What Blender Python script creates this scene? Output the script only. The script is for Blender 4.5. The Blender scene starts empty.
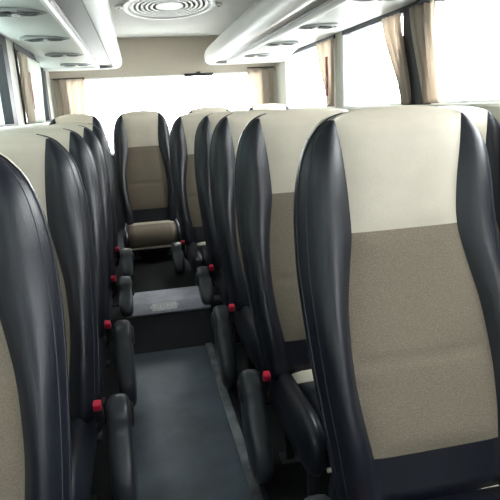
import bpy, bmesh, math, random
from mathutils import Vector, Matrix
random.seed(4)
S = bpy.context.scene
C = S.collection
PI = math.pi
CAM_Z = 1.35

# ---------------------------------------------------------------- materials
def mat(name, col, rough=.5, spec=.5, noise=0, nscale=40, bump=0, bscale=200, metal=0, col2=None, coat=0, sheen=0, trans=None, stretch=None):
    m = bpy.data.materials.new(name); m.use_nodes = True
    nt = m.node_tree; b = nt.nodes['Principled BSDF']
    b.inputs['Base Color'].default_value = (*col, 1)
    b.inputs['Roughness'].default_value = rough
    b.inputs['Specular IOR Level'].default_value = spec
    b.inputs['Metallic'].default_value = metal
    b.inputs['Coat Weight'].default_value = coat
    b.inputs['Sheen Weight'].default_value = sheen
    tc = nt.nodes.new('ShaderNodeTexCoord')
    src = tc.outputs['Object']
    if stretch:
        mp = nt.nodes.new('ShaderNodeMapping'); mp.inputs['Scale'].default_value = stretch
        nt.links.new(src, mp.inputs['Vector']); src = mp.outputs['Vector']
    if noise or col2:
        n = nt.nodes.new('ShaderNodeTexNoise'); n.inputs['Scale'].default_value = nscale; n.inputs['Detail'].default_value = 5
        nt.links.new(src, n.inputs['Vector'])
        r = nt.nodes.new('ShaderNodeValToRGB')
        c2 = col2 or tuple(c*(1-noise) for c in col)
        r.color_ramp.elements[0].position = .33; r.color_ramp.elements[1].position = .67
        r.color_ramp.elements[0].color = (*c2, 1); r.color_ramp.elements[1].color = (*col, 1)
        nt.links.new(n.outputs['Fac'], r.inputs['Fac']); nt.links.new(r.outputs['Color'], b.inputs['Base Color'])
    if bump:
        n2 = nt.nodes.new('ShaderNodeTexNoise'); n2.inputs['Scale'].default_value = bscale; n2.inputs['Detail'].default_value = 3
        nt.links.new(src, n2.inputs['Vector'])
        bp = nt.nodes.new('ShaderNodeBump'); bp.inputs['Strength'].default_value = bump; bp.inputs['Distance'].default_value = .004
        nt.links.new(n2.outputs['Fac'], bp.inputs['Height']); nt.links.new(bp.outputs['Normal'], b.inputs['Normal'])
    if trans:
        t = nt.nodes.new('ShaderNodeBsdfTranslucent'); t.inputs['Color'].default_value = (*col, 1)
        mx = nt.nodes.new('ShaderNodeMixShader'); mx.inputs['Fac'].default_value = trans
        out = nt.nodes['Material Output']
        nt.links.new(b.outputs[0], mx.inputs[1]); nt.links.new(t.outputs[0], mx.inputs[2]); nt.links.new(mx.outputs[0], out.inputs['Surface'])
    return m

def glass_mat(name, tint):
    m = bpy.data.materials.new(name); m.use_nodes = True
    nt = m.node_tree; nt.nodes.clear()
    out = nt.nodes.new('ShaderNodeOutputMaterial')
    t = nt.nodes.new('ShaderNodeBsdfTransparent'); t.inputs['Color'].default_value = (*tint, 1)
    g = nt.nodes.new('ShaderNodeBsdfGlossy'); g.inputs['Roughness'].default_value = .02
    mx = nt.nodes.new('ShaderNodeMixShader')
    mx.inputs['Fac'].default_value = .03; nt.links.new(t.outputs[0], mx.inputs[1]); nt.links.new(g.outputs[0], mx.inputs[2])
    nt.links.new(mx.outputs[0], out.inputs['Surface'])
    return m

M = dict(
    black=mat('black_leather', (.0115, .0135, .022), .37, .5, bump=.10, bscale=220, noise=.25, nscale=9),
    cream=mat('cream_leather', (.69, .625, .515), .5, .4, noise=.06, nscale=14, bump=.15, bscale=220),
    tan=mat('tan_fabric', (.272, .230, .178), .95, .1, col2=(.196, .165, .127), nscale=420, bump=.4, bscale=520, stretch=(.5, 1, 1)),
    thread=mat('dark_thread', (.05, .055, .065), .6),
    plastic=mat('charcoal_plastic', (.040, .046, .054), .36, .5, noise=.15, nscale=30),
    blackplastic=mat('black_plastic', (.012, .012, .013), .45),
    red=mat('red_plastic', (.58, .012, .05), .35),
    metal=mat('dark_metal', (.05, .05, .055), .4, metal=.6),
    rail=mat('scuffed_grey_metal', (.34, .36, .38), .45, metal=.3, noise=.85, nscale=6),
    floor=mat('dark_vinyl', (.090, .122, .155), .34, .5, noise=.45, nscale=5, bump=.1, bscale=90),
    floor_cover=mat('black_floor_cover', (.012, .012, .014), .9, .2),  # even near-black, under the seats and behind the step
    riser=mat('dark_riser', (.016, .018, .024), .6, .3, noise=.3, nscale=20),
    nosing=mat('grey_nosing', (.46, .46, .54), .42, .5, noise=.35, nscale=9),
    sticker=mat('sticker_film', (.80, .80, .82), .5, noise=.25, nscale=30),
    letter=mat('white_letter', (.95, .95, .95), .5),
    white=mat('white_plastic', (.90, .90, .88), .4, .4),
    duct=mat('grey_white_plastic', (.56, .59, .57), .45, .4, noise=.05, nscale=4),
    stripe=mat('grey_stripe_panel', (.30, .30, .29), .5),
    ceil=mat('ceiling_lining', (.66, .66, .63), .85, .2, noise=.06, nscale=60),
    bulk=mat('taupe_lining', (.50, .455, .385), .85, .2, noise=.08, nscale=70),
    wall=mat('cream_wall_panel', (.66, .66, .60), .6, .3, noise=.04, nscale=6),
    lower=mat('dark_wall_carpet', (.05, .05, .055), .9, .2, noise=.3, nscale=120),
    rubber=mat('black_rubber', (.018, .020, .024), .55),
    curtain=mat('beige_curtain', (.64, .575, .50), .9, .1, noise=.12, nscale=25, trans=.6),
    sheer=mat('pale_curtain', (.85, .84, .80), .9, .1, trans=.6),
    ribbon=mat('dark_red_ribbon', (.28, .03, .04), .7, noise=.5, nscale=60),
    ventdark=mat('vent_dark_grey', (.085, .095, .09), .5),
    ventgrey=mat('vent_grey', (.26, .27, .27), .45),
    lens=mat('clear_lens', (.8, .8, .78), .15),
    glass=glass_mat('window_glass', (.96, .97, .97)),
    tint=glass_mat('tinted_glass', (.80, .86, .85)),
    ground=mat('pale_concrete', (.68, .68, .66), .9, .1, noise=.15, nscale=2),
    facade=mat('grey_render_wall', (.21, .24, .235), .9, .1, noise=.25, nscale=1.3),
)

# ---------------------------------------------------------------- helpers
def me_from_bm(bm, name, m, smooth=True, autosmooth=None):
    bmesh.ops.recalc_face_normals(bm, faces=bm.faces[:])
    me = bpy.data.meshes.new(name); bm.to_mesh(me); bm.free()
    me.materials.append(m)
    for p in me.polygons: p.use_smooth = smooth
    if smooth and autosmooth:
        me.set_sharp_from_angle(angle=math.radians(autosmooth))
    return me
def link(name, me, parent=None, loc=(0, 0, 0), rot=(0, 0, 0)):
    o = bpy.data.objects.new(name, me); C.objects.link(o); o.location = loc; o.rotation_euler = rot
    if parent: o.parent = parent
    return o
def obj(name, bm, m, parent=None, smooth=True, auto=35):
    return link(name, me_from_bm(bm, name, m, smooth, auto), parent)
def thing(name, label, cat, loc=(0, 0, 0), group=None, rotz=0):
    o = link(name, None, None, loc, (0, 0, rotz)); return tag(o, label, cat, group)
def tag(o, label, cat, group=None):
    o['label'] = label; o['category'] = cat
    if group: o['group'] = group
    return o
def struct(name, bm, m, smooth=False):
    o = obj(name, bm, m, None, smooth); o['kind'] = 'structure'; return o
def box(bm, c, s, bev=0, seg=2, rot=None):
    r = bmesh.ops.create_cube(bm, size=1); vs = r['verts']
    for v in vs: v.co = Vector((v.co.x*s[0], v.co.y*s[1], v.co.z*s[2]))
    if bev:
        es = list({e for v in vs for e in v.link_edges})
        q = bmesh.ops.bevel(bm, geom=es, offset=bev, segments=seg, affect='EDGES', profile=.5)
        vs = list({v for f in q['faces'] for v in f.verts} | {v for v in vs if v.is_valid})
    for v in vs:
        if rot: v.co = rot @ v.co
        v.co += Vector(c)
    return bm
def bx(lo, hi, bev=0, seg=2):
    bm = bmesh.new(); add_bx(bm, lo, hi, bev, seg); return bm
def add_bx(bm, lo, hi, bev=0, seg=2):
    box(bm, [(a+b)/2 for a, b in zip(lo, hi)], [abs(b-a) for a, b in zip(lo, hi)], bev, seg)
def grid(bm, rows, closed=False):
    V = [[bm.verts.new(p) for p in r] for r in rows]
    for i in range(len(V)-1):
        n = len(V[i])
        for j in range(n if closed else n-1):
            k = (j+1) % n
            try: bm.faces.new((V[i][j], V[i][k], V[i+1][k], V[i+1][j]))
            except ValueError: pass
    return V
def tube(bm, pts, r, n=8):
    pts = [Vector(p) for p in pts]; rows = []
    for i, p in enumerate(pts):
        t = (pts[min(i+1, len(pts)-1)]-pts[max(i-1, 0)]).normalized()
        a = t.cross(Vector((0, 1, 0)))
        if a.length < .2: a = t.cross(Vector((1, 0, 0)))
        a.normalize(); b = t.cross(a)
        rows.append([p+r*(math.cos(2*PI*k/n)*a+math.sin(2*PI*k/n)*b) for k in range(n)])
    V = grid(bm, rows, True)
    bm.faces.new(V[0][::-1]); bm.faces.new(V[-1])
def lathe(bm, prof, c, axis='z', n=24, sx=1, sy=1):
    rows = []
    for r, h in prof:
        row = []
        for k in range(n):
            a = 2*PI*k/n; x, y = r*math.cos(a)*sx, r*math.sin(a)*sy
            p = (x, y, h) if axis == 'z' else ((h, x, y) if axis == 'x' else (x, h, y))
            row.append(Vector(c)+Vector(p))
        rows.append(row)
    V = grid(bm, rows, True)
    if prof[0][0] > 1e-6: bm.faces.new(V[0][::-1])
    if prof[-1][0] > 1e-6: bm.faces.new(V[-1])
    bmesh.ops.remove_doubles(bm, verts=bm.verts[:], dist=1e-6)
def lerp(tab, x):
    if x <= tab[0][0]: return tab[0][1]
    for (a, u), (b, v) in zip(tab, tab[1:]):
        if x <= b:
            t = (x-a)/(b-a); return u+(v-u)*t
    return tab[-1][1]
def cat(tab, x):   # smooth (monotone-ish Catmull-Rom) interpolation
    n = len(tab)
    if x <= tab[0][0]: return tab[0][1]
    if x >= tab[-1][0]: return tab[-1][1]
    for i in range(n-1):
        if x <= tab[i+1][0]: break
    x0, y0 = tab[i]; x1, y1 = tab[i+1]; h = x1-x0
    m0 = (y1-tab[i-1][1])/(x1-tab[i-1][0]) if i > 0 else (y1-y0)/h
    m1 = (tab[i+2][1]-y0)/(tab[i+2][0]-x0) if i+2 < n else (y1-y0)/h
    t = (x-x0)/h
    return (2*t**3-3*t*t+1)*y0+(t**3-2*t*t+t)*h*m0+(-2*t**3+3*t*t)*y1+(t**3-t*t)*h*m1

# ---------------------------------------------------------------- the seat
ZM = .742
ZB, ZI, ZS, ZT = .408, .530, 1.042, 1.342      # bottom, insert bottom, seam, top
WID = [(ZB, .240), (.55, .251), (.7, .260), (.88, .267), (.99, .268), (1.11, .262), (1.18, .252), (1.23, .239), (1.265, .223), (1.29, .205), (1.308, .185), (1.320, .164), (1.327, .142), (1.332, .120), (1.3385, .080), (ZT, .030)]
BOR = [(ZB, .150), (ZI, .160), (.62, .172), (.72, .178), (.85, .172), (.95, .155), (1.035, .140), (1.12, .141), (1.2, .148), (1.28, .158), (1.32, .164), (ZT, .168)]
YF = [(ZB, -.222), (.55, -.185), (.68, -.135), (.82, -.08), (.95, -.030), (1.06, .0), (1.15, .012), (1.25, .022), (ZT, .045)]
TH = [(ZB, .10), (.6, .13), (.8, .135), (1.0, .115), (1.15, .105), (1.27, .095), (ZT, .08)]
BUMP = [(ZB, .020), (.6, .040), (.8, .045), (1.0, .034), (1.15, .028), (1.24, .018), (1.29, .007), (1.318, .001), (ZT, 0)]
NB, NP = 9, 14
def zrows():
    z = [ZB+(ZI-ZB)*i/3 for i in range(3)] + [ZI+(ZM-ZI)*i/16 for i in range(16)] + [ZM+(ZS-ZM)*i/22 for i in range(22)] + [ZS+(1.30-ZS)*i/10 for i in range(11)]
    rows = [(q, None) for q in z]
    r = .042
    for i in range(1, 17):
        a = PI/2*i/16
        rows.append((1.30+r*math.sin(a), max(math.cos(a), .12)))
    return rows
def backrest_rings():
    front, back, zz = [], [], []
    for z, dome in zrows():
        w, b, yf, th, bu = (cat(t, z) for t in (WID, BOR, YF, TH, BUMP))
        b = min(b, w-.004)
        if dome is not None:
            base = cat(TH, 1.30); th2 = base*dome; yf = yf+(th-th2)*.5; th = th2
        F, B = [], []
        fs = [math.sin(PI/2*i/NB)**1.0 for i in range(NB+1)]
        xs = [-(b+(w-b)*f) for f in fs[::-1]]
        def yo(f): return -bu*math.sin(PI*min(1, f*1.05))**.9 + th*.5*(1-math.sqrt(max(0, 1-f**5)))
        def yb(f): return th - th*.5*(1-math.sqrt(max(0, 1-f**5)))
        L = [(x, yf+yo(f), yf+yb(f)) for x, f in zip(xs, fs[::-1])]
        P = []
        for j in range(1, NP):
            x = -b+2*b*j/NP; q = abs(x/b)
            e = min(1, max(0, min(abs(z-ZS), abs(z-ZI))/.03)) if ZI-.001 <= z <= 1.30 else 1
            pf = -.012*(1-q**5)*(.35+.65*e) if dome is None else -.006*(1-q**5)*dome
            if dome is None and ZI < z < ZS: pf += .006*max(0, 1-abs(z-ZM)/.016)
            if z < ZI-.001: pf = -.012*(1-q**4)*.5
            P.append((x, yf+pf, yf+th))
        R = [(-x, f, g) for x, f, g in L[::-1]]
        row = L+P+R
        front.append([(x, f, z) for x, f, g in row]); back.append([(x, g, z) for x, f, g in row]); zz.append(z)
    return front, back, zz
def seat_meshes():
    front, back, zz = backrest_rings()
    nr, nc = len(zz), len(front[0]); p0, p1 = NB, NB+NP
    D = {}
    parts = {'black': bmesh.new(), 'cream': bmesh.new(), 'tan': bmesh.new()}
    vs = {k: {} for k in parts}
    def V(k, s, i, j):
        if s == 'b' and j in (0, nc-1): s = 'f'
        d = vs[k]
        if (s, i, j) not in d: d[(s, i, j)] = parts[k].verts.new((front if s == 'f' else back)[i][j])
        return d[(s, i, j)]
    def face(k, l):
        try: parts[k].faces.new([V(k, *q) for q in l])
        except ValueError: pass
    for i in range(nr-1):
        zm = (zz[i]+zz[i+1])/2
        for j in range(nc-1):
            inp = p0 <= j < p1
            k = 'black'
            if (inp and zm > ZS) or zm > 1.315: k = 'cream'
            elif inp and zm > ZI: k = 'tan'
            face(k, [('f', i, j), ('f', i, j+1), ('f', i+1, j+1), ('f', i+1, j)])
            k = 'cream' if (inp and zm > 1.2) or zm > 1.285 else 'black'
            face(k, [('b', i, j), ('b', i, j+1), ('b', i+1, j+1), ('b', i+1, j)])
    for j in range(nc-1):
        k = 'cream'
        face(k, [('f', nr-1, j), ('f', nr-1, j+1), ('b', nr-1, j+1), ('b', nr-1, j)])
        face('black', [('f', 0, j), ('f', 0, j+1), ('b', 0, j+1), ('b', 0, j)])
    D['backrest'] = me_from_bm(parts['black'], 'backrest', M['black'])
    D['headrest_panel'] = me_from_bm(parts['cream'], 'headrest_panel', M['cream'])
    D['back_insert'] = me_from_bm(parts['tan'], 'back_insert', M['tan'])
    # welted seams along the outer edge of the bolsters
    for s, j in (('L', 1), ('R', nc-2)):
        bm = bmesh.new()
        tube(bm, [(front[i][j][0]*1.001, front[i][j][1]+.0005, front[i][j][2]) for i in range(1, nr-8)], .0030, 6)
        D['welt'+s] = me_from_bm(bm, 'welt', M['black'])
        bm = bmesh.new()
        jj = 3 if s == 'L' else nc-4
        tube(bm, [(front[i][jj][0], front[i][jj][1]+.0003, front[i][jj][2]) for i in range(1, nr-10)], .0014, 5)
        D['stitch'+s] = me_from_bm(bm, 'stitching', M['thread'])
    # cushion: swept over a path from the back edge to the lower front edge
    path = [(-.10, .425), (-.14, .432), (-.16, .435), (-.22, .434), (-.30, .436), (-.38, .442), (-.46, .446), (-.52, .444), (-.56, .434), (-.59, .414), (-.605, .385), (-.607, .35), (-.600, .315), (-.585, .295)]
    path = [Vector((0, y, z-.022)) for y, z in path]
    def nrm(i):
        t = path[min(i+1, len(path)-1)]-path[max(i-1, 0)]
        n = Vector((0, t.z, -t.y)); n.normalize()
        return n if n.z > -.2 or n.y < 0 else -n
    for bi, w, sfx in ((.150, .222, ''), (.205, .250, '_wide')):
        def surf(x, i, top=0):
            q = (abs(x)-bi)/(w-bi); h = top
            if q > 0: h = .022*math.sin(PI*min(1, q*1.1)) - .075*(1-math.sqrt(max(0, 1-min(1, q)**3)))
            p = path[i]+nrm(i)*h; return Vector((x, p.y, p.z))
        xs = [-w+(w-bi)*q for q in (0, .04, .14, .28, .44, .64, .82, 1)]
        xall = xs+[-bi+2*bi*k/8 for k in range(1, 8)]+[-x for x in xs[::-1]]
        bm = bmesh.new()
        V_ = grid(bm, [[surf(x, i) for x in xall] for i in range(len(path))])
        edge = [r[0] for r in V_]+V_[-1][1:]+[r[-1] for r in V_[::-1][1:]]+V_[0][1:-1][::-1]
        low = [bm.verts.new((v.co.x*.97, min(v.co.y, -.12) if v.co.y > -.57 else -.57, .285)) for v in edge]
        for a in range(len(edge)):
            c = (a+1) % len(edge)
            try: bm.faces.new((edge[a], edge[c], low[c], low[a]))
            except ValueError: pass
        try: bm.faces.new(low)
        except ValueError: pass
        D['cushion'+sfx] = me_from_bm(bm, 'cushion', M['black'])
        def strip(i0, i1, m, name, half=None):
            half = bi-.002; bm = bmesh.new(); rows = []
            for i in range(i0, i1+1):
                r = []
                for k in range(9):
                    x = -half+2*half*k/8
                    hh = .010*(1-abs(x/half)**6)*(1 if i0 < i < i1 else .2)+.002
                    r.append(surf(x, i, hh))
                rows.append(r)
            V2 = grid(bm, rows)
            e = [r[0] for r in V2]+V2[-1][1:]+[r[-1] for r in V2[::-1][1:]]+V2[0][1:-1][::-1]
            cen = Vector((0, -.3, .30)); dn = [bm.verts.new(v.co+(cen-v.co).normalized()*.012) for v in e]
            for a in range(len(e)):
                c = (a+1) % len(e); bm.faces.new((e[a], e[c], dn[c], dn[a]))
            D[name+sfx] = me_from_bm(bm, name, m)
        strip(0, 4, M['cream'], 'cushion_strip'); strip(4, len(path)-2, M['tan'], 'tan_insert'); strip(4, len(path)-2, M['black'], 'black_insert')
        bm = bmesh.new(); tube(bm, [surf(-bi+2*bi*k/8, len(path)-2)+Vector((0, -.012, -.004)) for k in range(9)], .008, 6)
        D['cushion_piping'+sfx] = me_from_bm(bm, 'cushion_piping', M['cream'])
    D['seat_pan'] = me_from_bm(bx((-.20, -.55, .245), (.20, -.10, .29), .012), 'seat_pan', M['blackplastic'])
    # aisle-side recliner cover: a thick rounded plate
    def cover(sx, lo=.045):
        bm = bmesh.new()
        # outline in (y,z): far rounded top, long sloping front, narrow foot
        pts = []
        for a in range(0, 181, 12): pts.append((-.165+.070*math.cos(math.radians(a)), .350+.070*math.sin(math.radians(a))))
        pts += [(-.262, .30), (-.300, .25), (-.335, .19), (-.352, .14), (-.350, .09), (-.325, .055), (-.28, .045), (-.22, .055), (-.16, .085), (-.12, .14), (-.10, .20), (-.095, .27), (-.095, .32)]
        pts = [(y, .42-(.42-z)*(.42-lo)/(.42-.045)) for y, z in pts]
        cy = sum(p[0] for p in pts)/len(pts); cz = sum(p[1] for p in pts)/len(pts)
        rows = []
        for xo, s in ((-.030, .80), (-.028, .90), (-.020, .975), (-.008, 1), (.008, 1), (.020, .975), (.028, .90), (.030, .80)):
            rows.append([(sx*.298+xo*1.2, cy+(y-cy)*s, cz+(z-cz)*s) for y, z in pts])
        V3 = grid(bm, rows, True); bm.faces.new(V3[0][::-1]); bm.faces.new(V3[-1])
        return me_from_bm(bm, 'side_cover', M['plastic'], True, 60)
    def cap(sx):
        bm = bmesh.new(); lathe(bm, [(.045, 0), (.045, .004), (.036, .010), (.0, .011)], (0, 0, 0), 'x', 24)
        for v in bm.verts: v.co = Vector((sx*(.335+v.co.x), -.165+v.co.y, .345+v.co.z))
        return me_from_bm(bm, 'pivot_cap', M['metal'], True, 40)
    for nm, sx in (('L', -1), ('R', 1)):
        D['cover'+nm] = cover(sx); D['short'+nm] = cover(sx, .225); D['cap'+nm] = cap(sx)
        bm = bmesh.new(); R_ = Matrix.Rotation(.35, 3, 'X')
        box(bm, (sx*.256, -.235, .392), (.030, .022, .075), .006, 2, R_)
        D['buckle'+nm] = me_from_bm(bm, 'belt_buckle', M['blackplastic'])
        bm = bmesh.new(); box(bm, (sx*.256, -.252, .431), (.026, .026, .030), .005, 2, R_)
        D['button'+nm] = me_from_bm(bm, 'release_button', M['red'])
        bm = bmesh.new(); tube(bm, [(sx*.256, -.215, .360), (sx*.240, -.18, .30), (sx*.21, -.15, .262)], .009, 8)
        D['stalk'+nm] = me_from_bm(bm, 'buckle_stalk', M['metal'])
    return D
SM = seat_meshes()
LEGS = {}
def leg_mesh(h):
    k = round(h, 3)
    if k not in LEGS:
        bm = bmesh.new(); add_bx(bm, (-.017, -.017, .008), (.017, .017, h), .005); add_bx(bm, (-.035, -.035, 0), (.035, .035, .010), .003)
        LEGS[k] = me_from_bm(bm, 'leg', M['metal'], True, 35)
    return LEGS[k]
STEP_Y, STEP_Z = 3.12, .20
def floor_at(y): return (STEP_Z+.005 if y < STEP_Y+.45 else STEP_Z) if y > STEP_Y-.02 else .012
def seat(x, y, label, group, aisle=0, cover=True, sx=1, dz=0, slide=0):
    t = thing('bus_seat', label, 'bus seat', (x, y, dz), group)
    for n, k in (('backrest', 'backrest'), ('headrest_panel', 'headrest_panel'), ('back_insert', 'back_insert'), ('cushion', 'cushion'),
                 ('cushion_strip', 'cushion_strip'), ('cushion_insert', 'tan_insert' if group == G4 else 'black_insert'), ('cushion_piping', 'cushion_piping'), ('seat_pan', 'seat_pan')):
        if group == G4 and k+'_wide' in SM: k += '_wide'
        o = link(n, SM[k], t, (0, slide if n.startswith('cushion') else 0, 0))
        if n == 'headrest_panel': o['label'] = 'cream leather headrest panel'
        if n == 'back_insert': o['label'] = 'tan woven fabric insert'
        if n == 'backrest':
            bk = o
    for s in 'LR':
        link('welt', SM['welt'+s], bk); link('stitching', SM['stitch'+s], bk)
    for px in (-.15, .15):
        for py in (-.46, -.16):
            zf = floor_at(y+py)-dz
            link('leg', leg_mesh(.250-zf), t, (px, py, zf))
    if aisle:
        s = 'R' if aisle > 0 else 'L'
        if cover:
            c = link('side_cover', SM[('short' if y > 3 else 'cover')+s], t, (0, 0, .03) if aisle > 0 else (.014, 0, 0)); link('pivot_cap', SM['cap'+s], c)
        b = link('belt_buckle', SM['buckle'+s], t, (-.012, 0, .042) if aisle > 0 else (.012, 0, .006))
        q = link('release_button', SM['button'+s], b); q['label'] = 'red release button'
        link('buckle_stalk', SM['stalk'+s], b)
    if sx != 1: t.scale = (sx, 1, 1)
    return t
P = .72
RX, LX = .633, -.467
G1, G2, G3, G4 = 'seats along the right side of the aisle', 'window seats on the right', 'seats along the left side of the aisle', 'rear bench seats'
ordr = ['nearest', 'second', 'third', 'fourth', 'fifth']
rl = ['black leather bus seat with cream headrest, large and closest, at right of the aisle',
      'second bus seat on the right of the aisle, directly behind the large nearest one',
      'third bus seat on the right of the aisle, counting from the nearest',
      'fourth bus seat on the right of the aisle, its buckle just beyond the step',
      'farthest seat in the right aisle row, jutting inward beside the middle rear seat']
for i in range(5):
    y = 1.262+P*i; x = (RX+.008, .614, .612, .610, .500)[i]
    seat(x, y, rl[i], G1, -1, sx=1.03, dz=-.008, slide=.075 if i == 0 else 0)
wl = ['black window seat cut by the right picture edge, beside the large nearest seat',
      'window seat whose cream headrest peeks past the right shoulder of the large nearest seat',
      'third window seat on the right from the front, under the open curtain pair',
      'fourth window seat on the right from the front, under the middle side window',
      'window seat on the right just ahead of the rear row']
for i in range(5):
    y = 1.262+P*i; x = (1.228, 1.214, 1.214, 1.214, 1.09)[i]
    seat(x, y, wl[i], G2, -1, False, .97 if i else .92, -.030)
ll = ['black leather bus seat cut by the left picture edge, nearest in the left row',
      'second bus seat in the left row, cream headrest rising behind the nearest one',
      'third bus seat in the left row, counting from the nearest',
      'fourth bus seat in the left row, its slim black edge beyond the third',
      'last bus seat in the left row, just ahead of the rear row']
for i in range(5):
    seat(LX+(-.012 if i == 0 else -.002), 1.207+P*i, ll[i], G3, 1, sx=1.03 if i == 0 else 1.05, dz=-.032)
Y6 = 4.90
for x, l, a in ((-.50, 'rear row seat at far left, in front of the beige corner curtain', 0), (.047, 'rear row seat facing down the middle of the aisle, fully in view', 0),
             (.645, 'rear row seat right of the middle one, against the bright rear window', -1), (1.185, 'rear row seat in the right corner by the beige corner panel', -1)):
    q = seat(x, Y6, l, G4, a, False, .94, .028)
    if x < .1:
        for hs in ((1,) if x < 0 else (-1,)):
            for hz in (1.255, 1.10): obj('seat_hook', bx((min(hs*.255, hs*.284), .05, hz-.006), (max(hs*.255, hs*.284), .065, hz+.006), .003), M['blackplastic'], q)

# ---------------------------------------------------------------- shell
XL, XR, YF_, YR = -.762, 1.475, -1.7, 5.80
ZSILL, ZHEAD, ZC = 1.315, 1.825, 2.06
floor_bm = bx((XL-.1, YF_, -.06), (XR+.1, STEP_Y+.06, 0)); struct('floor', floor_bm, M['floor'])
bm = bmesh.new()
V0 = grid(bm, [[(x, STEP_Y-.10, 0), (x, STEP_Y+.086, STEP_Z-.042), (x, STEP_Y+.22, STEP_Z-.006), (x, STEP_Y+.22, 0)] for x in (XL, XR)])
bm.faces.new(V0[0]); bm.faces.new(V0[1][::-1])
struct('trim_1', bm, M['riser'])
struct('floor_rear', bx((XL-.1, STEP_Y+.22, -.06), (XR+.1, YR+.1, STEP_Z)), M['floor_cover'])
bm = bmesh.new()   # step nosing with rounded front edge
prof = [(STEP_Y+.42, STEP_Z+.004), (STEP_Y+.19, STEP_Z+.004), (STEP_Y+.165, STEP_Z+.001), (STEP_Y+.085, STEP_Z-.024), (STEP_Y+.078, STEP_Z-.030), (STEP_Y+.080, STEP_Z-.040), (STEP_Y+.09, STEP_Z-.038), (STEP_Y+.15, STEP_Z-.016), (STEP_Y+.42, STEP_Z-.0)]
V0 = grid(bm, [[(x, y, z) for y, z in prof] for x in (-.165, .345)]); bm.faces.new(V0[0]); bm.faces.new(V0[1][::-1])
tag(obj('step_nosing', bm, M['nosing']), 'grey nosing strip on the edge of the aisle step', 'step edge')
# sticker on the nosing
stk = thing('step_sticker', 'small pale lettered sticker on the front of the aisle step', 'sticker', (.062, STEP_Y+.1243, STEP_Z-.0092))
stk.rotation_euler = (math.atan2(.025, .080)-PI/2, 0, 0)
obj('film', bx((-.075, -.0018, -.037), (.075, .001, .037), 0), M['sticker'], stk, False)
cu = bpy.data.curves.new('letters', 'FONT'); cu.body = 'LCL AMI'; cu.size = .048; cu.extrude = .0006; cu.align_x = 'CENTER'; cu.align_y = 'CENTER'
tmp = bpy.data.objects.new('tmp', cu); C.objects.link(tmp); bpy.context.view_layer.update()
me = bpy.data.meshes.new_from_object(tmp.evaluated_get(bpy.context.evaluated_depsgraph_get())); bpy.data.objects.remove(tmp)
me.materials.clear(); me.materials.append(M['letter'])
link('lettering', me, stk, (0, -.0032, 0), (PI/2, 0, 0))
struct('floor_right', bx((.325, -1.6, 0), (XR, STEP_Y-.12, .012)), M['floor_cover'])
struct('floor_left', bx((XL, -1.6, 0), (-.18, STEP_Y-.12, .012)), M['floor_cover'])
# rails along the aisle edges
for n, x0, x1 in (('trim_2', .272, .310), ('trim_3', -.18, -.15)):
    struct(n, bx((x0, -1.5, 0), (x1, STEP_Y-.12, .022), .004), M['rail'])

PIL_R = [(-1.7, -1.62), (.30, .46), (1.48, 1.64), (2.66, 2.90), (3.86, 4.02), (5.40, 5.80)]
PIL_L = [(-1.7, -1.62), (.30, .46), (1.48, 1.64), (2.66, 2.88), (3.95, 4.21), (5.50, 5.80)]
BLK = {3}
wn = [0]
def side_wall(side):
    x = XR if side == 'right' else XL; o = 1 if side == 'right' else -1
    def sp(a, b): return (min(x+o*a, x+o*b), max(x+o*a, x+o*b))
    ZHEAD = 1.825 if side == 'right' else 1.862
    bm = bmesh.new()
    x0, x1 = sp(0, .06)
    add_bx(bm, (x0, YF_, .80), (x1, YR, ZSILL)); add_bx(bm, (x0, YF_, ZHEAD), (x1, YR, ZC+.05))
    PIL = PIL_R if side == 'right' else PIL_L
    for i, (a, b) in enumerate(PIL): add_bx(bm, (x0, a, ZSILL), (x1, b, ZHEAD))
    xs0, xs1 = sp(-.022, .0); add_bx(bm, (xs0, YF_, ZSILL-.022), (xs1, YR, ZSILL), .006)
    struct('wall_'+side, bm, M['wall'])
    x0, x1 = sp(.0, .06); struct('baseboard_'+side, bx((x0, YF_, -.06), (x1, YR, .80)), M['lower'])
    for i in range(len(PIL)-1):
        a, b = PIL[i][1], PIL[i+1][0]
        wn[0] += 1
        w = link('window_%d' % wn[0], None, None, (x, (a+b)/2, ZSILL)); w['kind'] = 'structure'
        h, l = ZHEAD-ZSILL, (b-a)/2
        bm = bmesh.new(); x0, x1 = (min(o*-.008, o*.05), max(o*-.008, o*.05))
        t = .030 if side == 'right' else .060; tj = .030 if side == 'right' else .13
        add_bx(bm, (x0, -l, h-t), (x1, l, h))
        jb = bmesh.new() if side == 'right' else bm
        add_bx(jb, (x0, -l, 0), (x1, l, .012))
        add_bx(jb, (x0, -l, .012), (x1, -l+min(tj, .05), h-t)); add_bx(jb, (x0, l-tj, .012), (x1, l, h-t))
        if side == 'right': obj('window_jamb', jb, M['white'], w, False)
        obj('window_frame', bm, M['rubber'], w, False)
        obj('pane', bx((o*.026, -l+.01, .006), (o*.032, l-.01, h-.01)), M['tint'] if side == 'left' else M['glass'], w, False)
side_wall('right'); side_wall('left')
# black pillar covers between the side windows
for n, x0, x1 in (('trim_4', XR-.012, XR+.002), ('trim_5', XL-.002, XL+.012)):
    struct(n, bx((x0, 2.63, ZSILL), (x1, 2.94, ZHEAD), .003), M['rubber'])
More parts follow.
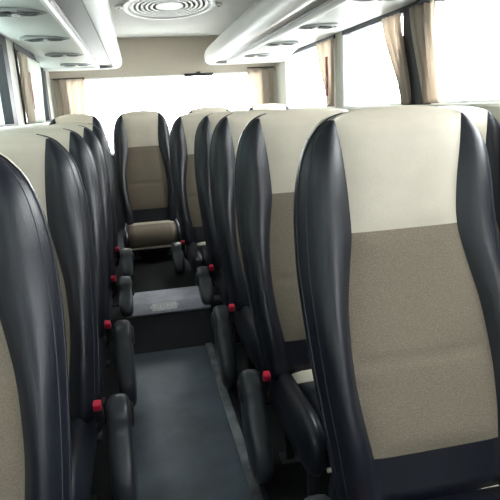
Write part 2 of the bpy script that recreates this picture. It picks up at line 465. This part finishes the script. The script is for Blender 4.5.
# rear wall with a wide window
RW0, RW1, RZ0, RZ1 = -.62, 1.33, .95, 1.70
bm = bmesh.new()
add_bx(bm, (XL, YR, RZ0), (RW0, YR+.06, RZ1)); add_bx(bm, (RW1, YR, RZ0), (XR, YR+.06, RZ1))
struct('wall_rear', bm, M['wall']); struct('baseboard_rear', bx((XL, YR, 0), (XR, YR+.06, RZ0)), M['lower'])
struct('trim_6', bx((XL, YR, RZ1), (XR, YR+.06, ZC+.05)), M['bulk'])
w = link('window_11', None, None, (0, YR, RZ0)); w['kind'] = 'structure'
bm = bmesh.new(); h = RZ1-RZ0
for lo, hi in (((RW0, -.006, 0), (RW1, .05, .02)), ((RW0, -.006, h-.014), (RW1, .05, h)), ((RW0, -.006, 0), (RW0+.02, .05, h)), ((RW1-.02, -.006, 0), (RW1, .05, h))): add_bx(bm, lo, hi)
obj('window_frame', bm, M['white'], w, False); obj('pane', bx((RW0+.01, .026, .01), (RW1-.01, .032, h-.01)), M['glass'], w, False)
# unseen front wall, made dark with a small windscreen to cut front light
bm = bmesh.new(); add_bx(bm, (XL, YF_-.06, -.06), (XR, YF_, 1.25)); add_bx(bm, (XL, YF_-.06, 1.65), (XR, YF_, ZC+.05)); struct('wall_front', bm, M['lower'])
w = link('window_12', None, None, (0, YF_, 1.25)); w['kind'] = 'structure'
bm = bmesh.new()
for lo, hi in (((XL, -.05, 0), (XR, .006, .03)), ((XL, -.05, .37), (XR, .006, .40)), ((XL, -.05, 0), (XL+.05, .006, .4)), ((XR-.05, -.05, 0), (XR, .006, .4))): add_bx(bm, lo, hi)
obj('window_frame', bm, M['rubber'], w, False); obj('pane', bx((XL+.03, -.03, .02), (XR-.03, -.024, .38)), M['glass'], w, False)
struct('ceiling', bx((XL-.06, YF_-.06, ZC), (XR+.06, YR+.06, ZC+.05)), M['ceil'])

# ---------------------------------------------------------------- overhead ducts
DY = 5.66
def duct(side):
    # profile: (distance in from the room-side rail, height above floor)
    o = 1 if side == 'right' else -1
    cx = .352
    half = .352 if side == 'right' else .415   # room-side rail sits this far from the bus centre line
    wallx = XR if side == 'right' else XL
    width = abs(wallx-cx)-half
    def plan(d, n_arc=10):
        r0 = .17; pts = []
        rr = max(r0-d, .004); yend = DY-d
        xr = half+d
        for k in range(13): pts.append((xr, YF_+.02+(yend-rr-YF_-.02)*k/12))
        for k in range(1, n_arc+1):
            a = PI/2*k/n_arc; pts.append((xr+rr*(1-math.cos(a)), yend-rr+rr*math.sin(a)))
        xe = half+width
        x0 = xr+rr
        for k in range(1, 7): pts.append((x0+(max(xe, x0)-x0)*k/6, yend))
        return [(cx+o*min(px, half+width), py) for px, py in pts]
    def sweep(prof):
        bm = bmesh.new(); rows = [[(x, y, z) for x, y in plan(d)] for d, z in prof]
        grid(bm, rows); bmesh.ops.remove_doubles(bm, verts=bm.verts[:], dist=1e-5); return bm
    lab = 'white overhead air duct along the %s side of the ceiling' % side
    t = thing('overhead_duct', lab, 'air duct')
    rail = [(.215, ZC-.002), (.200, 2.035), (.165, 2.015), (.120, 1.985), (.075, 1.950), (.035, 1.915), (.012, 1.885), (.002, 1.855), (.0, 1.825), (.006, 1.795), (.022, 1.775), (.045, 1.765), (.075, 1.764), (.085, 1.772)]
    obj('rail', sweep(rail), M['white'], t, True, 60)
    obj('cove_bead', sweep([(.150, 2.014), (.146, 2.000), (.136, 1.994), (.128, 1.996), (.124, 1.984)]), M['white'], t)
    obj('stripe_panel', sweep([(.080, 1.776), (.10, 1.800), (.20, 1.795), (.215, 1.775)]), M['stripe'], t, True, 40)['label'] = 'grey recessed stripe'
    obj('lip', sweep([(.205, 1.785), (.207, 1.768), (.217, 1.760), (.232, 1.762), (.238, 1.775)]), M['white'], t)
    und = [(.234, 1.776), (.30, 1.784), (.45, 1.792), (.60, 1.806 if o > 0 else 1.826), (width-.02, 1.824 if o > 0 else 1.856), (width-.002, 1.826 if o > 0 else 1.860), (width-.001, 1.88)]
    obj('underside', sweep(und), M['duct'], t, True, 60)
    ys = (.05, .9, 1.75, 2.60, 3.45, 4.35, 5.2) if side == 'left' else (.10, .93, 1.75, 2.42, 3.27, 4.10, 4.95)
    vx = (cx+o*(half+.385))
    for y in ys:
        bm = bmesh.new(); lathe(bm, [(.0, .004), (.120, .004), (.128, -.004), (.122, -.012), (.108, -.013), (.104, -.006), (0, -.006)], (vx, y, 1.788), 'z', 32, 1.08, .62)
        v = obj('air_vent', bm, M['ventgrey'], t)
        for dx in (-.058, .058):
            bm = bmesh.new(); lathe(bm, [(.046, .0), (.046, -.007), (.041, -.011), (.034, -.010), (.030, -.003), (.014, -.003), (.011, -.009), (0, -.010)], (vx+dx, y, 1.782), 'z', 20)
            obj('nozzle', bm, M['ventdark'], v, True, 50)
        bm = bmesh.new(); lathe(bm, [(.020, 0), (.019, -.006), (.012, -.011), (0, -.012)], (vx, y+.047, 1.781), 'z', 14)
        obj('reading_light', bm, M['lens'], v)
    return t
duct('right'); duct('left')

# ceiling vent: oval plate with concentric rings
cv = thing('ceiling_vent', 'large oval ceiling vent with concentric white rings over the aisle', 'vent', (.31, 4.12, ZC))
bm = bmesh.new(); lathe(bm, [(0, -.001), (.30, -.001), (.315, -.006), (.315, -.016), (.300, -.020), (.285, -.018), (.280, -.006), (0, -.006)], (0, 0, 0), 'z', 64, 1, 1.68)
obj('flange', bm, M['white'], cv)
bm = bmesh.new(); lathe(bm, [(0, -.0075), (.279, -.0075), (.279, -.0065), (0, -.0065)], (0, 0, 0), 'z', 48, 1, 1.68); obj('mesh_backing', bm, M['blackplastic'], cv, False)
for r in (.255, .222, .189, .156, .123):
    bm = bmesh.new(); lathe(bm, [(r-.010, -.0075), (r-.009, -.0105), (r, -.0115), (r+.007, -.0105), (r+.008, -.0075)], (0, 0, 0), 'z', 64, 1, 1.68)
    obj('louver_ring', bm, M['white'], cv)
bm = bmesh.new(); lathe(bm, [(.095, -.0075), (.095, -.010), (.075, -.013), (.03, -.015), (0, -.0155)], (0, 0, 0), 'z', 48, 1, 1.68); obj('hub', bm, M['white'], cv)
for k in range(8):
    a = 2*PI*(k+.5)/8; bm = bmesh.new()
    box(bm, (.18*math.cos(a), .18*1.68*math.sin(a), -.009), (.012, .012, .004), .001)
    obj('spacer', bm, M['white'], cv)
for s in (-1, 1):
    bm = bmesh.new(); lathe(bm, [(.045, -.001), (.045, -.010), (.038, -.014), (0, -.014)], (s*.325, 0, 0), 'z', 24); e = obj('ear', bm, M['white'], cv)
    bm = bmesh.new(); lathe(bm, [(.010, -.013), (.010, -.017), (0, -.018)], (s*.340, 0, 0), 'z', 12); obj('screw', bm, M['metal'], e)

# high brake lamp at the top of the rear window
bl = thing('brake_lamp', 'thin black brake lamp bar at the top of the rear window', 'lamp', (.67, YR-.03, 1.692))
obj('housing', bx((-.145, -.022, -.014), (.145, .022, .014), .006), M['blackplastic'], bl)
obj('bracket', bx((-.02, .0, .008), (.02, .026, .03), .002), M['blackplastic'], bl)

# ---------------------------------------------------------------- curtains
def curtain(label, p_top, p_bot, zt, zb, normal, folds=6, amp=.016, m='curtain', tie=None, group='window curtains', waist=None):
    # p_top / p_bot: ((x,y),(x,y)) ends along the wall; waist = (t, (ends)) where it is gathered
    bm = bmesh.new(); rows = []; nu = folds*8; nv = 24; n = Vector((*normal, 0))
    A0, A1 = Vector((*p_top[0], 0)), Vector((*p_top[1], 0)); B0, B1 = Vector((*p_bot[0], 0)), Vector((*p_bot[1], 0))
    for i in range(nv+1):
        t = i/nv; s = t*t*(3-2*t)*.5+t*.5
        a, b = A0.lerp(B0, s), A1.lerp(B1, s)
        row = []
        for k in range(nu+1):
            u = k/nu; p = a.lerp(b, u)
            off = amp*math.sin(2*PI*folds*u+.6*math.sin(3*t+u*5))+amp*.35*math.sin(2*PI*folds*2.3*u+2*t)
            p = p+n*(amp*1.4+off); row.append((p.x, p.y, zt+(zb-zt)*t))
        rows.append(row)
    grid(bm, rows)
    t = thing('curtain', label, 'curtain', (0, 0, 0), group)
    o = obj('cloth', bm, M[m], t); md = o.modifiers.new('thick', 'SOLIDIFY'); md.thickness = .003
    bm = bmesh.new(); tube(bm, [A0+n*amp*1.4+Vector((0, 0, zt+.006)), A1+n*amp*1.4+Vector((0, 0, zt+.006))], .006, 8)
    obj('curtain_rod', bm, M['metal'], t)
    if tie:
        (tx, ty), z0, z1 = tie; bm = bmesh.new()
        for j, dy in enumerate((-.012, .012)):
            pts = [(tx+n.x*(.034), ty+dy+.006*math.sin(q*1.3+j*2), z0+(z1-z0)*q/7) for q in range(8)]
            V_ = grid(bm, [[(x, y-.015, z), (x+n.x*.003, y, z), (x, y+.015, z), (x-n.x*.003, y, z)] for x, y, z in pts], True)
            bm.faces.new(V_[0][::-1]); bm.faces.new(V_[-1])
        obj('ribbon', bm, M['ribbon'], t)['label'] = 'dark red ribbon'
    return t
ZCT, ZCB = 1.795, 1.322
xr = XR-.006; xl = XL+.006
curtain('beige curtain gathered to a point on the far right side window, with red ribbon', ((xr, 3.98), (xr, 4.38)), ((xr, 4.02), (xr, 4.12)), ZCT, ZCB, (-1, 0), 5, .014, tie=((xr, 4.10), 1.68, 1.40))
curtain('beige curtain sweeping down to a black pillar at the middle right side window', ((xr, 2.94), (xr, 3.17)), ((xr, 2.81), (xr, 2.90)), ZCT, ZCB, (-1, 0), 5, .014)
curtain('beige curtain hanging on the near side of the black right pillar', ((xr, 2.59), (xr, 2.85)), ((xr, 2.51), (xr, 2.66)), ZCT, ZCB, (-1, 0), 4, .015)
curtain('beige curtain with red ribbon on the left side windows', ((xl, 4.20), (xl, 4.52)), ((xl, 4.20), (xl, 4.48)), ZCT, ZCB, (1, 0), 4, .012, tie=((xl, 4.46), 1.68, 1.42))
curtain('pale thin curtain beside the beige one on the left side windows', ((xl, 4.54), (xl, 5.14)), ((xl, 4.52), (xl, 5.0)), ZCT-.0, ZCB, (1, 0), 5, .010, 'sheer')
yb = YR-.012
curtain('beige curtain in the rear left corner beside the rear window', ((-.735, yb), (-.44, yb)), ((-.70, yb), (-.50, yb)), 1.70, 1.00, (0, -1), 4, .012)
curtain('beige curtain in the rear right corner beside the rear window', ((1.17, yb), (1.45, yb)), ((1.21, yb), (1.44, yb)), 1.73, 1.00, (0, -1), 3, .008)

# ---------------------------------------------------------------- outside
g = struct('ground', bx((-40, -40, -1.0), (40, 40, -.85)), M['ground'])
bm = bx((-6.5, -8, -.9), (-6.0, 30, 7)); f = struct('wall_outside', bm, M['facade'])

# ---------------------------------------------------------------- light, camera
W = bpy.data.worlds.new('sky'); S.world = W; W.use_nodes = True
nt = W.node_tree; bg = nt.nodes['Background']
bg.inputs['Color'].default_value = (.97, .99, 1.0, 1); tcw = nt.nodes.new('ShaderNodeTexCoord'); dt = nt.nodes.new('ShaderNodeVectorMath'); dt.operation = 'DOT_PRODUCT'
dt.inputs[1].default_value = (.42, .87, .25); nt.links.new(tcw.outputs['Generated'], dt.inputs[0])
mr = nt.nodes.new('ShaderNodeMapRange'); mr.inputs['From Min'].default_value = -.7; mr.inputs['From Max'].default_value = 1.0
mr.inputs['To Min'].default_value = 4.2; mr.inputs['To Max'].default_value = 14.0
nt.links.new(dt.outputs['Value'], mr.inputs['Value']); nt.links.new(mr.outputs['Result'], bg.inputs['Strength'])

cam = bpy.data.cameras.new('camera'); co = bpy.data.objects.new('camera', cam); C.objects.link(co)
f, yaw, pitch, roll = 550.17, .1876, .254, .0548
cam.sensor_fit = 'HORIZONTAL'; cam.sensor_width = 36; cam.lens = 36*f/500; cam.clip_start = .05; cam.clip_end = 200
cy, sy, cp, sp = math.cos(yaw), math.sin(yaw), math.cos(pitch), math.sin(pitch)
fw = Vector((sy*cp, cy*cp, -sp)); r0 = Vector((cy, -sy, 0)); u0 = r0.cross(fw)
r = math.cos(roll)*r0-math.sin(roll)*u0; u = math.cos(roll)*u0+math.sin(roll)*r0
Mx = Matrix((r, u, -fw)).transposed().to_4x4(); Mx.translation = Vector((0, 0, CAM_Z)); co.matrix_world = Mx
S.camera = co
S.view_settings.view_transform = 'Standard'; S.view_settings.look = 'None'; S.view_settings.gamma = 1; S.view_settings.use_curve_mapping = False
S.view_settings.exposure = 0.72
S.cycles.use_denoising = True
S.cycles.max_bounces = 10; S.cycles.diffuse_bounces = 6; S.cycles.transparent_max_bounces = 12
